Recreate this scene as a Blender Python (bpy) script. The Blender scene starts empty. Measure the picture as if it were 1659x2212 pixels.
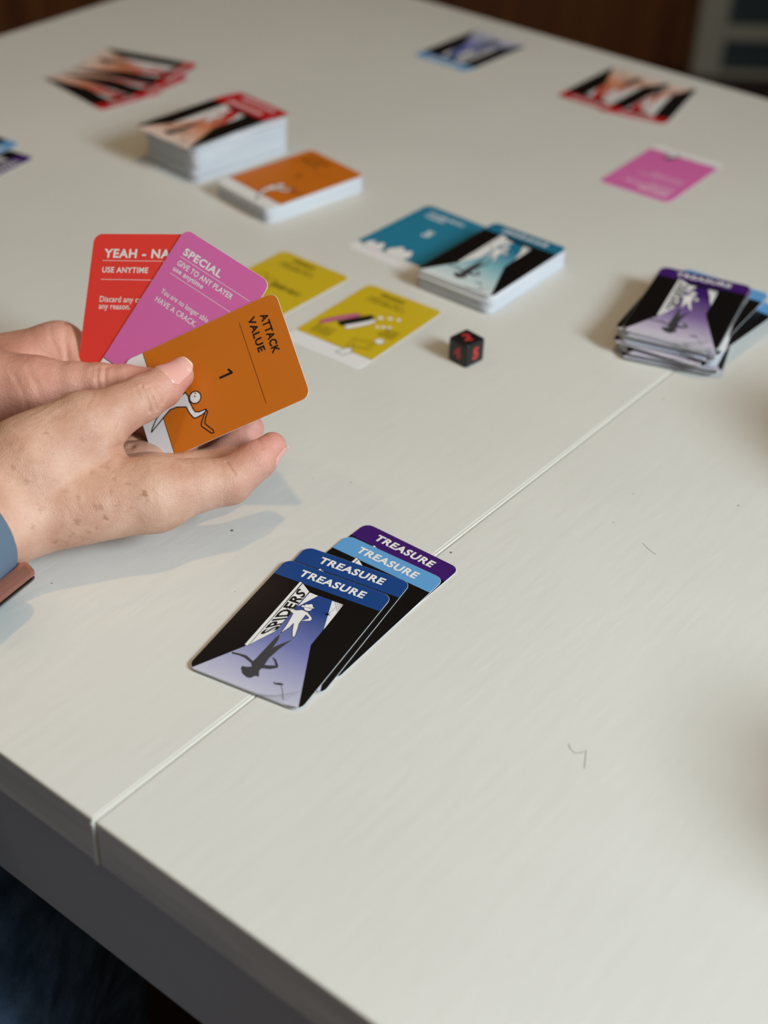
import bpy, bmesh, math, random
import numpy as np
from mathutils import Vector, Matrix
from mathutils.geometry import tessellate_polygon

S = bpy.context.scene
COL = S.collection
TZ = 0.74                       # height of the table top above the floor (m)

# ------------------------------------------------------------------ camera
CAM = {"f":3231.539426151577,"o":[0.0,0.0,0.45166494939218094],"M":[[0.999215,-0.039612,-0.0],[0.02375,0.599083,-0.800334],[0.031703,0.799706,0.599554]]}
cd = bpy.data.cameras.new('camera'); cam = bpy.data.objects.new('camera', cd); COL.objects.link(cam)
M = Matrix([CAM['M'][i] + [0] for i in range(3)] + [[0, 0, 0, 1]])
cam.matrix_world = Matrix.Translation((CAM['o'][0], CAM['o'][1], CAM['o'][2] + TZ)) @ M
cd.sensor_fit = 'VERTICAL'; cd.sensor_height = 36.0; cd.lens = 36.0 * CAM['f'] / 2212.0
cd.clip_start = 0.02; cd.clip_end = 50
cd.dof.use_dof = True; cd.dof.focus_distance = 0.705; cd.dof.aperture_fstop = 5.0
S.camera = cam

# ------------------------------------------------------------------ light, exposure
w = bpy.data.worlds.new('world'); S.world = w; w.use_nodes = True
w.node_tree.nodes['Background'].inputs[0].default_value = (1.0, 0.86, 0.72, 1)
w.node_tree.nodes['Background'].inputs[1].default_value = 0.05
def area(name, loc, target, sx, sy, power, col, shape='RECTANGLE', spread=180):
    l = bpy.data.lights.new(name, 'AREA'); l.shape = shape; l.size = sx; l.size_y = sy
    l.energy = power; l.color = col; l.spread = math.radians(spread)
    o = bpy.data.objects.new(name, l); COL.objects.link(o)
    o.location = loc
    o.rotation_euler = (Vector(target) - Vector(loc)).to_track_quat('-Z', 'Y').to_euler()
    return o
# daylight through the window in the right-hand wall
area('window_daylight', (1.27, -0.25, TZ + 1.05), (0.0, -0.25, TZ + 1.05), 0.55, 0.66, 50, (0.815, 0.935, 1.0))
# warm ceiling downlights
DOWNLIGHTS = [(0.05, 0.66, 4.2), (-1.10, 1.30, 1.6), (0.05, -0.9, 0.8), (-1.10, -0.6, 1.0)]
for i, (x, y, pw) in enumerate(DOWNLIGHTS):
    area('downlight_bulb', (x, y, TZ + 1.745), (x, y, 0), 0.085, 0.085, pw, (1.0, 0.64, 0.30), 'DISK', 160)
S.view_settings.view_transform = 'Standard'; S.view_settings.look = 'None'
S.view_settings.gamma = 1.0; S.view_settings.use_curve_mapping = False
S.view_settings.exposure = 0.03

# ------------------------------------------------------------------ materials
def lin(c):
    return tuple(((v / 255) / 12.92 if v <= 10.31 else ((v / 255 + 0.055) / 1.055) ** 2.4) for v in c)
MATS = {}
def mat(name, rgb, rough=0.5, spec=0.5, metal=0.0, coat=0.0):
    if name in MATS: return MATS[name]
    m = bpy.data.materials.new(name); m.use_nodes = True
    b = m.node_tree.nodes['Principled BSDF']
    b.inputs['Base Color'].default_value = (*lin(rgb), 1)
    b.inputs['Roughness'].default_value = rough
    b.inputs['Specular IOR Level'].default_value = spec
    b.inputs['Metallic'].default_value = metal
    b.inputs['Coat Weight'].default_value = coat
    MATS[name] = m; return m
def nodes(m): return m.node_tree.nodes, m.node_tree.links, m.node_tree.nodes['Principled BSDF']
def noise_bump(m, scale, strength, dist=0.001, detail=4, vec_scale=None):
    n, l, b = nodes(m)
    tc = n.new('ShaderNodeTexCoord'); mp = n.new('ShaderNodeMapping')
    if vec_scale: mp.inputs['Scale'].default_value = vec_scale
    nz = n.new('ShaderNodeTexNoise'); nz.inputs['Scale'].default_value = scale; nz.inputs['Detail'].default_value = detail
    bp = n.new('ShaderNodeBump'); bp.inputs['Strength'].default_value = strength; bp.inputs['Distance'].default_value = dist
    l.new(tc.outputs['Object'], mp.inputs[0]); l.new(mp.outputs[0], nz.inputs['Vector'])
    l.new(nz.outputs['Fac'], bp.inputs['Height']); l.new(bp.outputs[0], b.inputs['Normal'])
    return nz
def noise_colour(m, c1, c2, scale, lo=0.35, hi=0.65, vec_scale=None, detail=5):
    n, l, b = nodes(m)
    tc = n.new('ShaderNodeTexCoord'); mp = n.new('ShaderNodeMapping')
    if vec_scale: mp.inputs['Scale'].default_value = vec_scale
    nz = n.new('ShaderNodeTexNoise'); nz.inputs['Scale'].default_value = scale; nz.inputs['Detail'].default_value = detail
    cr = n.new('ShaderNodeValToRGB')
    cr.color_ramp.elements[0].position = lo; cr.color_ramp.elements[0].color = (*lin(c1), 1)
    cr.color_ramp.elements[1].position = hi; cr.color_ramp.elements[1].color = (*lin(c2), 1)
    l.new(tc.outputs['Object'], mp.inputs[0]); l.new(mp.outputs[0], nz.inputs['Vector'])
    l.new(nz.outputs['Fac'], cr.inputs[0]); l.new(cr.outputs[0], b.inputs['Base Color'])
    return cr

# painted table: cream paint, brushed grain, tiny specks
def table_paint():
    m = mat('cream table paint', (222, 215, 198), 0.42, 0.4)
    n, l, b = nodes(m)
    tc = n.new('ShaderNodeTexCoord')
    mp = n.new('ShaderNodeMapping'); mp.inputs['Scale'].default_value = (1, 0.22, 1)
    nz = n.new('ShaderNodeTexNoise'); nz.inputs['Scale'].default_value = 160; nz.inputs['Detail'].default_value = 6
    nb = n.new('ShaderNodeTexNoise'); nb.inputs['Scale'].default_value = 5; nb.inputs['Detail'].default_value = 3
    l.new(tc.outputs['Object'], mp.inputs[0]); l.new(mp.outputs[0], nz.inputs['Vector']); l.new(tc.outputs['Object'], nb.inputs['Vector'])
    cr = n.new('ShaderNodeValToRGB')
    cr.color_ramp.elements[0].position = 0.3; cr.color_ramp.elements[0].color = (*lin((210, 210, 206)), 1)
    cr.color_ramp.elements[1].position = 0.7; cr.color_ramp.elements[1].color = (*lin((218, 218, 214)), 1)
    l.new(nb.outputs['Fac'], cr.inputs[0])
    # sparse specks of dirt
    vo = n.new('ShaderNodeTexVoronoi'); vo.inputs['Scale'].default_value = 26
    l.new(tc.outputs['Object'], vo.inputs['Vector'])
    lt = n.new('ShaderNodeMath'); lt.operation = 'LESS_THAN'; lt.inputs[1].default_value = 0.022
    l.new(vo.outputs['Distance'], lt.inputs[0])
    mx = n.new('ShaderNodeMixRGB'); mx.inputs[2].default_value = (*lin((120, 112, 98)), 1)
    l.new(lt.outputs[0], mx.inputs[0]); l.new(cr.outputs[0], mx.inputs[1]); l.new(mx.outputs[0], b.inputs['Base Color'])
    bp = n.new('ShaderNodeBump'); bp.inputs['Strength'].default_value = 0.34; bp.inputs['Distance'].default_value = 0.0006
    l.new(nz.outputs['Fac'], bp.inputs['Height']); l.new(bp.outputs[0], b.inputs['Normal'])
    return m
M_TABLE = table_paint()
M_EDGE = mat('grey wood table edge', (112, 106, 102), 0.55, 0.3)
noise_colour(M_EDGE, (206, 201, 196), (226, 221, 214), 14, vec_scale=(1, 1, 9)); 
M_APRON = mat('grey table apron', (178, 175, 174), 0.5, 0.3)
M_STRIP = mat('pale seam highlight strip', (236, 236, 230), 0.4)  # white paints in the light caught at the seam
M_FLOOR = mat('dark brown floor boards', (58, 34, 20), 0.45)
M_WALLB = mat('dark brown timber wall', (52, 30, 16), 0.6)
noise_colour(M_WALLB, (96, 46, 14), (126, 74, 26), 3, vec_scale=(6, 1, 0.6))
M_WALL = mat('warm taupe wall paint', (150, 136, 118), 0.8)
M_CEIL = mat('off white ceiling paint', (180, 174, 162), 0.9)
M_DOORF = mat('grey painted door frame', (196, 196, 186), 0.5)
M_PANE = mat('dark blue grey glass', (62, 78, 84), 0.2, 0.6)
M_METAL = mat('white enamel lamp', (235, 235, 230), 0.4)

M_PAPER = mat('white card stock', (228, 231, 236), 0.45)
M_WHITE = mat('white ink', (232, 232, 234), 0.38)
M_BLACK = mat('black ink', (13, 11, 11), 0.34, 0.45)
M_INK = mat('black line ink', (18, 16, 18), 0.4)
M_SHADE = mat('dark grey print', (62, 62, 66), 0.4)
M_HATCH = mat('grey hatch print', (130, 134, 144), 0.4)
def grad(name, c_top, c_mid, c_bot, y0=-0.0435, y1=0.022):
    m = mat(name, c_mid, 0.38)
    n, l, b = nodes(m)
    tc = n.new('ShaderNodeTexCoord'); sp = n.new('ShaderNodeSeparateXYZ'); mr = n.new('ShaderNodeMapRange'); cr = n.new('ShaderNodeValToRGB')
    l.new(tc.outputs['Object'], sp.inputs[0]); l.new(sp.outputs['Y'], mr.inputs['Value'])
    mr.inputs['From Min'].default_value = y0; mr.inputs['From Max'].default_value = y1
    l.new(mr.outputs[0], cr.inputs[0])
    e = cr.color_ramp.elements; e[0].color = (*lin(c_bot), 1); e[1].color = (*lin(c_top), 1); e[1].position = 0.92
    k = e.new(0.5); k.color = (*lin(c_mid), 1)
    l.new(cr.outputs[0], b.inputs['Base Color'])
    return m

# ------------------------------------------------------------------ object helpers
def tag(o, label=None, cat=None, group=None, kind=None):
    if label: o['label'] = label
    if cat: o['category'] = cat
    if group: o['group'] = group
    if kind: o['kind'] = kind
    return o
def link(name, me, parent=None, mtx=None):
    o = bpy.data.objects.new(name, me); COL.objects.link(o)
    if parent is not None: o.parent = parent
    if mtx is not None: o.matrix_local = mtx
    return o
def empty(name, loc, rz=0):
    o = bpy.data.objects.new(name, None); COL.objects.link(o); o.location = loc; o.rotation_euler = (0, 0, rz)
    o.empty_display_size = 0.05
    return o
def mesh(name, verts, faces, mats, idx=None, smooth=False):
    me = bpy.data.meshes.new(name); me.from_pydata(verts, [], faces); 
    for m in (mats if isinstance(mats, (list, tuple)) else [mats]): me.materials.append(m)
    if idx is not None: me.polygons.foreach_set('material_index', idx)
    if smooth: me.polygons.foreach_set('use_smooth', [True] * len(me.polygons))
    me.update(); return me
def box_mesh(name, x0, x1, y0, y1, z0, z1, m, bevel=0.0, seg=2):
    bm = bmesh.new(); bmesh.ops.create_cube(bm, size=1)
    for v in bm.verts:
        v.co = ((x0 + x1) / 2 + v.co.x * (x1 - x0), (y0 + y1) / 2 + v.co.y * (y1 - y0), (z0 + z1) / 2 + v.co.z * (z1 - z0))
    if bevel: bmesh.ops.bevel(bm, geom=bm.edges[:], offset=bevel, segments=seg, affect='EDGES', profile=0.5)
    me = bpy.data.meshes.new(name); bm.to_mesh(me); bm.free()
    for q in (m if isinstance(m, (list, tuple)) else [m]): me.materials.append(q)
    return me

# ------------------------------------------------------------------ the room
tag(link('floor', box_mesh('floor', -2.6, 1.45, -2.0, 3.4, -0.1, 0, M_FLOOR)), 'dark brown timber floor', None, None, 'structure')
nzf = noise_colour(M_FLOOR, (46, 26, 15), (72, 44, 26), 4, vec_scale=(8, 0.7, 1))
tag(link('ceiling', box_mesh('ceiling', -2.6, 1.45, -2.0, 3.4, TZ + 1.76, TZ + 1.86, M_CEIL)), None, None, None, 'structure')
tag(link('wall_back', box_mesh('wall_back', -2.6, 1.45, 3.3, 3.4, 0, TZ + 1.76, M_WALLB)), None, None, None, 'structure')
tag(link('wall_left', box_mesh('wall_left', -2.7, -2.6, -2.0, 3.4, 0, TZ + 1.76, M_WALL)), None, None, None, 'structure')
tag(link('wall_front', box_mesh('wall_front', -2.6, 1.45, -2.1, -2.0, 0, TZ + 1.76, M_WALL)), None, None, None, 'structure')
wx0, wx1 = 1.3, 1.45; wy0, wy1, wz0, wz1 = -0.58, 0.08, TZ + 0.67, TZ + 1.43
def multi_box(name, boxes, m):
    bm = bmesh.new()
    for (x0, x1, y0, y1, z0, z1) in boxes:
        r = bmesh.ops.create_cube(bm, size=1)
        for v in r['verts']:
            v.co = ((x0 + x1) / 2 + v.co.x * (x1 - x0), (y0 + y1) / 2 + v.co.y * (y1 - y0), (z0 + z1) / 2 + v.co.z * (z1 - z0))
    me = bpy.data.meshes.new(name); bm.to_mesh(me); bm.free(); me.materials.append(m); return me
tag(link('wall_right', multi_box('wall_right', [(wx0, wx1, -2.0, wy0, 0, TZ + 1.76), (wx0, wx1, wy1, 3.3, 0, TZ + 1.76),
    (wx0, wx1, wy0, wy1, 0, wz0), (wx0, wx1, wy0, wy1, wz1, TZ + 1.76)], M_WALL)), None, None, None, 'structure')
win = tag(link('window_1', multi_box('window_1', [(1.33, 1.39, wy0, wy1, wz0, wz0 + .05), (1.33, 1.39, wy0, wy1, wz1 - .05, wz1),
    (1.33, 1.39, wy0, wy0 + .05, wz0 + .05, wz1 - .05), (1.33, 1.39, wy1 - .05, wy1, wz0 + .05, wz1 - .05)], M_DOORF)), 'pale window frame in the right wall', None, None, 'structure')
# glazed door in the back wall: stiles, rails and dark panes
dr = tag(empty('door_1', (0.64, 3.29, 0)), 'grey framed door with dark glass panes behind the table', None, None, 'structure')
link('door_stile', box_mesh('door_stile', 0.0, 0.062, -0.05, 0, 0, 1.95, M_DOORF, 0.004), dr)
link('door_stile', box_mesh('door_stile', 0.78, 0.865, -0.05, 0, 0, 1.95, M_DOORF, 0.004), dr)
for z0, z1 in ((0, 0.012), (0.082, 0.112), (0.98, 1.02), (1.88, 1.95)):
    link('door_rail', box_mesh('door_rail', 0.062, 0.78, -0.045, -0.005, z0, z1, M_DOORF, 0.003), dr)
for z0, z1 in ((0.012, 0.082), (0.112, 0.98), (1.02, 1.88)):
    link('pane', box_mesh('pane', 0.062, 0.78, -0.03, -0.02, z0, z1, M_PANE), dr)
for i, (x, y, pw) in enumerate(DOWNLIGHTS):
    L = tag(empty('ceiling_downlight', (x, y, TZ + 1.76)), ['round white ceiling downlight above the middle of the table', 'round white ceiling downlight above the far left', 'round white ceiling downlight behind the camera on the right', 'round white ceiling downlight behind the camera on the left'][i], 'ceiling light', 'ceiling downlights')
    vs, fs = [], []
    for k in range(32):
        a = 2 * math.pi * k / 32; c, s = math.cos(a), math.sin(a)
        for rr, zz in ((0.045, -0.002), (0.062, -0.006), (0.066, 0.0)): vs.append((rr * c, rr * s, zz))
    for k in range(32):
        for q in range(2):
            a0 = k * 3 + q; b0 = ((k + 1) % 32) * 3 + q
            fs.append((a0, b0, b0 + 1, a0 + 1))
    link('trim_ring', mesh('trim_ring', vs, fs, M_METAL, smooth=True), L)

# ------------------------------------------------------------------ the table
D_ANG = math.radians(-37.457)
tb = tag(empty('dining_table', (0, 0, TZ), D_ANG), 'cream painted dining table with a seam across the middle', 'table')
N0, N1, DL, DS, DR = 0.2465, 1.1215, -1.040, -0.3262, 0.388
G = 0.0006
for x0, x1 in ((DL, DS - G), (DS + G, DR)):
    lm = box_mesh('leaf', x0, x1, N0, N1, -0.0265, 0.0, [M_TABLE, M_EDGE], 0.0011, 2)
    for p in lm.polygons: p.material_index = 0 if p.normal.z > 0.5 else 1
    link('leaf', lm, tb)
link('seam_highlight_strip', box_mesh('seam_highlight_strip', DS - G, DS + G - 0.0003, N0 - 0.0006, N1 - 0.0004, -0.0262, 0.00005, M_STRIP, 0.0002), tb)  # strip stands for the highlight on the leaf's rounded edge
link('joint_strip', box_mesh('joint_strip', DS - 0.0009, DS + 0.0009, N0 - 0.0012, N0 - 0.0002, -0.0255, -0.0012, M_STRIP, 0.0003), tb)
# dirt and hairs left on the paint
MARKS = [[[[0.12834,0.58581],[0.13016,0.58185],[0.13211,0.57904],[0.1339,0.57696]],0.28,0],[[[0.08119,0.44586],[0.08175,0.44295],[0.0835,0.44066],[0.08624,0.44107],[0.08829,0.44251],[0.08744,0.43691],[0.08666,0.43218]],0.35,0],[[[0.15532,0.72043]],0.7,1],[[[0.12827,0.62696]],0.45,0],[[[0.18151,0.62047]],0.6,0],[[[-0.15411,0.537]],0.45,0],[[[-0.06811,0.53623]],0.3,0],[[[-0.01769,0.6273]],0.5,0],[[[-0.0377,0.62964]],0.35,0]]
M_HAIR = mat('fine dark hair', (140, 134, 122), 0.6); M_RSPOT = mat('red speck', (186, 110, 96), 0.6)
for pts, wd, red in MARKS:
    inv = Matrix.Rotation(-D_ANG, 4, 'Z'); vs, fs = [], []
    P_ = [inv @ Vector((p[0], p[1], 0.00006)) for p in pts]
    if len(P_) == 1:
        n_ = 10; vs = [(P_[0].x + wd * math.cos(k * 6.2832 / n_) / 1000, P_[0].y + 0.8 * wd * math.sin(k * 6.2832 / n_) / 1000, P_[0].z) for k in range(n_)]; fs = [tuple(range(n_))]
    else:
        for k, p in enumerate(P_):
            d_ = (P_[min(k + 1, len(P_) - 1)] - P_[max(k - 1, 0)]).normalized(); q_ = Vector((-d_.y, d_.x, 0)) * wd / 2000
            vs += [tuple(p - q_), tuple(p + q_)]
        fs = [(2 * k, 2 * k + 2, 2 * k + 3, 2 * k + 1) for k in range(len(P_) - 1)]
    link('dirt_mark' if len(P_) == 1 else 'stray_hair', mesh('mark', vs, fs, M_RSPOT if red else M_HAIR), tb)
ap = 0.005
for x0, x1, y0, y1 in ((DL + ap, DR - ap, N0 + ap, N0 + ap + 0.02), (DL + ap, DR - ap, N1 - ap - 0.02, N1 - ap),
                       (DL + ap, DL + ap + 0.02, N0 + ap + 0.02, N1 - ap - 0.02), (DR - ap - 0.02, DR - ap, N0 + ap + 0.02, N1 - ap - 0.02)):
    link('apron', box_mesh('apron', x0, x1, y0, y1, -0.094, -0.0265, M_APRON, 0.001), tb)
for x in (DL + 0.065, DR - 0.065):
    for y in (N0 + 0.065, N1 - 0.065):
        link('leg', box_mesh('leg', x - 0.036, x + 0.036, y - 0.036, y + 0.036, -TZ, -0.0265, M_APRON, 0.003), tb)

# ------------------------------------------------------------------ printed card artwork (mm on a 57 x 87 card)
ART = {
 "tre_title": [[-17.18,34.87],[17.57,34.96],[16.7,40.05],[-17.7,39.77]],
 "tre_band": [[-28.09,30.92],[17.94,30.93]],
 "door_edge": [[-14.51,31.48],[-13.01,31.3],[-12.23,-18.99],[-14.04,-19.06]],
 "door_face": [[-12.73,31.12],[-6.91,27.16],[-6.65,-4.71],[-12.2,-18.4]],
 "floor": [[-6.47,26.76],[11.49,26.99],[11.92,-4.76],[26.96,-42.09],[20,-43.3],[-26,-43.3],[-25.94,-42.42],[-13.08,-19.37]],
 "wedge_l": [[-6.47,26.76],[-1.96,26.57],[-6.42,15.29]],
 "wedge_r": [[5.48,26.67],[11.49,26.99],[11.87,7.23]],
 "spiders": [[-6.4,-3.09],[-7.25,24.66],[-12.41,27.41],[-11.42,-10.59]],
 "fig": [[-11.88,13.22],[-10.51,12.69],[-8.64,12.01],[-5.35,12.78],[-3.5,14.23],[-1.58,14.12],[-0.51,14.06],[3.14,11.7],[3.95,10.31],[3.41,9.13],[0.17,7.28],[0.06,7.82],[2.12,10.27],[1.88,11.05],[-0.19,12.1],[0.0,8.27],[0.1,5.32],[1.36,1.8],[2.7,-2.53],[2.85,-4.5],[1.58,-3.4],[-0.21,-0.19],[-2.11,4.18],[-2.35,0.78],[-3.76,-4.39],[-3.99,-3.33],[-4.29,1.27],[-5.37,7.92],[-5.84,10.1],[-8.26,10.67],[-10.36,11.73]],
 "head": [[-1.56,16.57],[0.31,16.93]],
 "hat": [[-5.27,16.01],[-5.06,17.22],[-3.84,17.49],[-4.12,18.45],[-2.89,18.84],[-1.99,19.8],[-1.02,19.92],[0.1,18.35],[1.4,18.1],[0.3,17.29],[-2.63,16.63],[-3.86,15.88]],
 "eyes": [[-1.17,16.96],[-0.29,17.23]],
 "shadow": [[-3.82,-5.31],[-4.32,-8.21],[-4.58,-16.48],[-4.84,-24.62],[-5.12,-26.46],[-9.3,-24.65],[-12.75,-25.01],[-16.38,-25.75],[-15.7,-26.82],[-12.38,-26.25],[-9.41,-26.42],[-5.22,-27.93],[-3.72,-29.68],[-5.42,-30.84],[-7.51,-31.37],[-7.46,-32.74],[-5.14,-35.44],[-2.16,-36.67],[-0.39,-36.3],[0.65,-34.1],[2.43,-33.74],[0.49,-30.29],[0.78,-28.47],[4.08,-27.32],[6.61,-24.89],[6.14,-23.45],[3.14,-20.49],[0.81,-19.99],[3.72,-22.45],[4.92,-24.08],[2.48,-25.35],[0.66,-26.01],[0.11,-21.49],[0.94,-14.2],[2.94,-5.33],[-1.36,-13.08],[-1.91,-14.52],[-2.53,-8.46]],
 "spider": [[8.19,17.21],[9.25,17.15]],
 "thread": [[8.5,18.1],[8.88,21.04],[9.38,23.44]],
 "web": [[6.23,26.44],[11.49,26.99],[11.41,20.21]],
 "spsh": [[9.41,-33.42],[10.99,-33.42],[12.07,-32.59],[14.11,-32.35],[14.16,-33.42],[12.23,-34.15],[10.47,-34.51]],
 "thsh": [[13.68,-33.94],[16.03,-36.53],[17.62,-39.48],[19.05,-40.88]],
 "websh": [[11.7,-43.62],[22.37,-32.69],[26.69,-41.96],[19,-43.2],[2,-43.2]],
 "attack": [[-20.68,32.03],[0.83,32.28],[0.66,36.34],[-20.21,36.21]],
 "value": [[-21.68,25.71],[-2.88,25.32],[-2.77,29.33],[-21.35,29.46]],
 "aline": [[-21.41,20.95],[22.49,21.04]],
 "one": [[-1.3,1.89],[2.03,2.75],[1.87,10.23],[-1.63,9.35]],
 "astrip": [[-28.31,-32.72],[28.45,-31.36]],
 "afig": [[0.9,-19.45],[0.22,-16.86],[2.47,-16.04],[5.16,-16.3],[9.66,-15.62],[11.58,-14.96],[12.44,-13.07],[12.53,-9.31],[13.34,-9.06],[14.45,-12.2],[14.65,-15.33],[14.28,-16.66],[11.36,-17.99],[7.28,-18.79],[5.35,-23.53],[5.25,-27.34],[7.22,-31.23],[12.01,-40.21],[10.54,-39.34],[6.93,-35.98],[3.47,-30.24],[1.25,-24.83]],
 "abm": [[12.94,-9.42],[16.28,-12.24],[18.66,-14.08],[20.07,-14.0],[25.09,-10.46],[25.44,-9.15],[24.14,-9.02],[20.3,-11.47],[19.1,-12.08],[16.85,-10.98],[14.14,-8.81]],
 "ahead": [[4.69,-12.74],[6.01,-9.87]],
 "aeyes": [[2.76,-12.06],[4.12,-12.77]],
 "p1": [[-21.55,31.45],[3.02,31.64],[3.05,35.33],[-22.2,35.73]],
 "pl1": [[-22.15,30.25],[23.92,30.1]],
 "p2": [[-21.28,25.39],[15.18,25.92],[14.79,28.84],[-21.95,28.21]],
 "p3": [[-21.68,22.15],[-1.65,22.39],[-2.07,24.98],[-22.1,24.75]],
 "pl2": [[-22.12,20.43],[19.41,20.46]],
 "p4": [[-20.73,9.31],[13.06,9.79],[12.89,12.42],[-21.1,12.12]],
 "p5": [[-20.79,4.35],[6.4,4.63],[6.04,7.41],[-21.39,7.2]],
 "pstrip": [[-28.75,-33.84],[-18.67,-33.69]],
 "r1": [[-21.37,31.94],[12.23,29.62],[12.21,34.15],[-21.54,36.84]],
 "rl1": [[-21.77,30.56],[10.8,28.1]],
 "r2": [[-21.27,23.92],[4.81,22.06],[4.83,25.01],[-21.43,26.9]],
 "rl2": [[-21.38,20.48],[6.2,18.38]],
 "r3": [[-20.64,8.38],[0.94,6.84],[0.95,9.85],[-20.73,11.5]],
 "r4": [[-20.6,4.51],[-2.7,3.37],[-2.78,6.39],[-20.62,7.7]]
}
CW, CH, CT, CR = 57.0, 87.0, 0.30, 4.6
def rrect(w=CW, h=CH, r=CR, n=6):
    pts = []
    for cx, cy, a0 in ((w/2-r, h/2-r, 0), (-w/2+r, h/2-r, 90), (-w/2+r, -h/2+r, 180), (w/2-r, -h/2+r, 270)):
        for k in range(n + 1):
            a = math.radians(a0 + 90 * k / n); pts.append((cx + r * math.cos(a), cy + r * math.sin(a)))
    return pts
def clip(poly, f):
    out = []
    for i in range(len(poly)):
        a, b = poly[i], poly[(i + 1) % len(poly)]; fa, fb = f(a), f(b)
        if fa >= 0: out.append(a)
        if (fa >= 0) != (fb >= 0):
            t = fa / (fa - fb); out.append((a[0] + t * (b[0] - a[0]), a[1] + t * (b[1] - a[1])))
    return out
class Print:
    """flat print: polygons stacked in hair-thin layers, mm in the card plane"""
    def __init__(s): s.v, s.f, s.i, s.m, s.z = [], [], [], [], 0.012
    def mi(s, m):
        if m not in s.m: s.m.append(m)
        return s.m.index(m)
    def up(s): s.z += 0.008; return s
    def poly(s, pts, m):
        b = len(s.v); s.v += [(p[0] / 1000, p[1] / 1000, (CT + s.z) / 1000) for p in pts]
        for t in tessellate_polygon([[Vector((p[0], p[1], 0)) for p in pts]]):
            a, c, d = (pts[k] for k in t)
            cr = (c[0]-a[0])*(d[1]-a[1]) - (c[1]-a[1])*(d[0]-a[0])
            if abs(cr) < 1e-9: continue
            s.f.append(tuple(b + k for k in (t if cr > 0 else t[::-1]))); s.i.append(s.mi(m))
    def disc(s, c, r, m, n=20, sy=1.0): s.poly([(c[0] + r * math.cos(2*math.pi*k/n), c[1] + sy * r * math.sin(2*math.pi*k/n)) for k in range(n)], m)
    def line(s, pts, wd, m, closed=False):
        P = [Vector(p[:2]) for p in pts]; n = len(P)
        for k in range(n if closed else n - 1):
            a, b = P[k], P[(k + 1) % n]; d = b - a
            if d.length < 1e-6: continue
            d.normalize(); q = Vector((-d.y, d.x)) * wd / 2; e = d * wd * 0.3
            s.poly([tuple(a - e - q), tuple(b + e - q), tuple(b + e + q), tuple(a - e + q)], m)
    def outlined(s, pts, m, wd, ink):
        s.poly(pts, m); s.up(); s.line(pts, wd, ink, True)
    def build(s, name):
        return mesh(name, s.v, s.f, s.m, s.i)
TXT = {}
def text_geo(string, bold):
    key = (string, bold)
    if key in TXT: return TXT[key]
    c = bpy.data.curves.new('t', 'FONT'); c.body = string; c.size = 1.0; c.offset = bold; c.space_character = 1.0 + 3.2 * bold; c.resolution_u = 3; c.fill_mode = 'FRONT'
    o = bpy.data.objects.new('t', c); COL.objects.link(o)
    bpy.context.view_layer.update()
    me = bpy.data.meshes.new_from_object(o.evaluated_get(bpy.context.evaluated_depsgraph_get()))
    v = [tuple(x.co[:2]) for x in me.vertices]; f = [tuple(p.vertices) for p in me.polygons]
    bpy.data.objects.remove(o); bpy.data.curves.remove(c); bpy.data.meshes.remove(me)
    TXT[key] = (v, f); return v, f
def cap(bold):
    v, f = text_geo('H', bold); ys = [p[1] for p in v]; return min(ys), max(ys)
def put_text(pr, string, quad, m, bold=0.02, shear=0.0):
    """map a line of lettering onto quad = baseline start, baseline end, cap end, cap start"""
    v, f = text_geo(string, bold); y0, y1 = cap(bold)
    xs = [p[0] + shear * p[1] for p in v]; x0, x1 = min(xs), max(xs)
    q = [Vector(p) for p in quad]
    b = len(pr.v)
    for p, x in zip(v, xs):
        a = (x - x0) / (x1 - x0); t = (p[1] - y0) / (y1 - y0)
        c = q[0].lerp(q[1], a) * (1 - t) + q[3].lerp(q[2], a) * t
        pr.v.append((c.x / 1000, c.y / 1000, (CT + pr.z) / 1000))
    e1 = q[1] - q[0]; e2 = q[3] - q[0]; fl = e1.x * e2.y - e1.y * e2.x < 0
    for p in f: pr.f.append(tuple(b + k for k in (p[::-1] if fl else p))); pr.i.append(pr.mi(m))
def rect(x0, x1, y0, y1): return [(x0, y0), (x1, y0), (x1, y1), (x0, y1)]
def straight(q):      # tidy a measured text box: level baseline
    y0 = (q[0][1] + q[1][1]) / 2; y1 = (q[2][1] + q[3][1]) / 2; x0 = (q[0][0] + q[3][0]) / 2; x1 = (q[1][0] + q[2][0]) / 2
    return rect(x0, x1, y0, y1)
def bars(pr, x0, x1, y, h, m, seed, gap=0.8):   # a line of lettering too small to read
    rnd = random.Random(seed); x = x0
    while x < x1:
        wd = min(rnd.uniform(0.6, 1.3), x1 - x); hh = h * rnd.choice((1, 1, 0.72, 1.15))
        pr.poly(rect(x, x + wd * 0.62, y, y + hh), m)
        x += wd
        if rnd.random() < 0.16: x += gap

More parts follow.
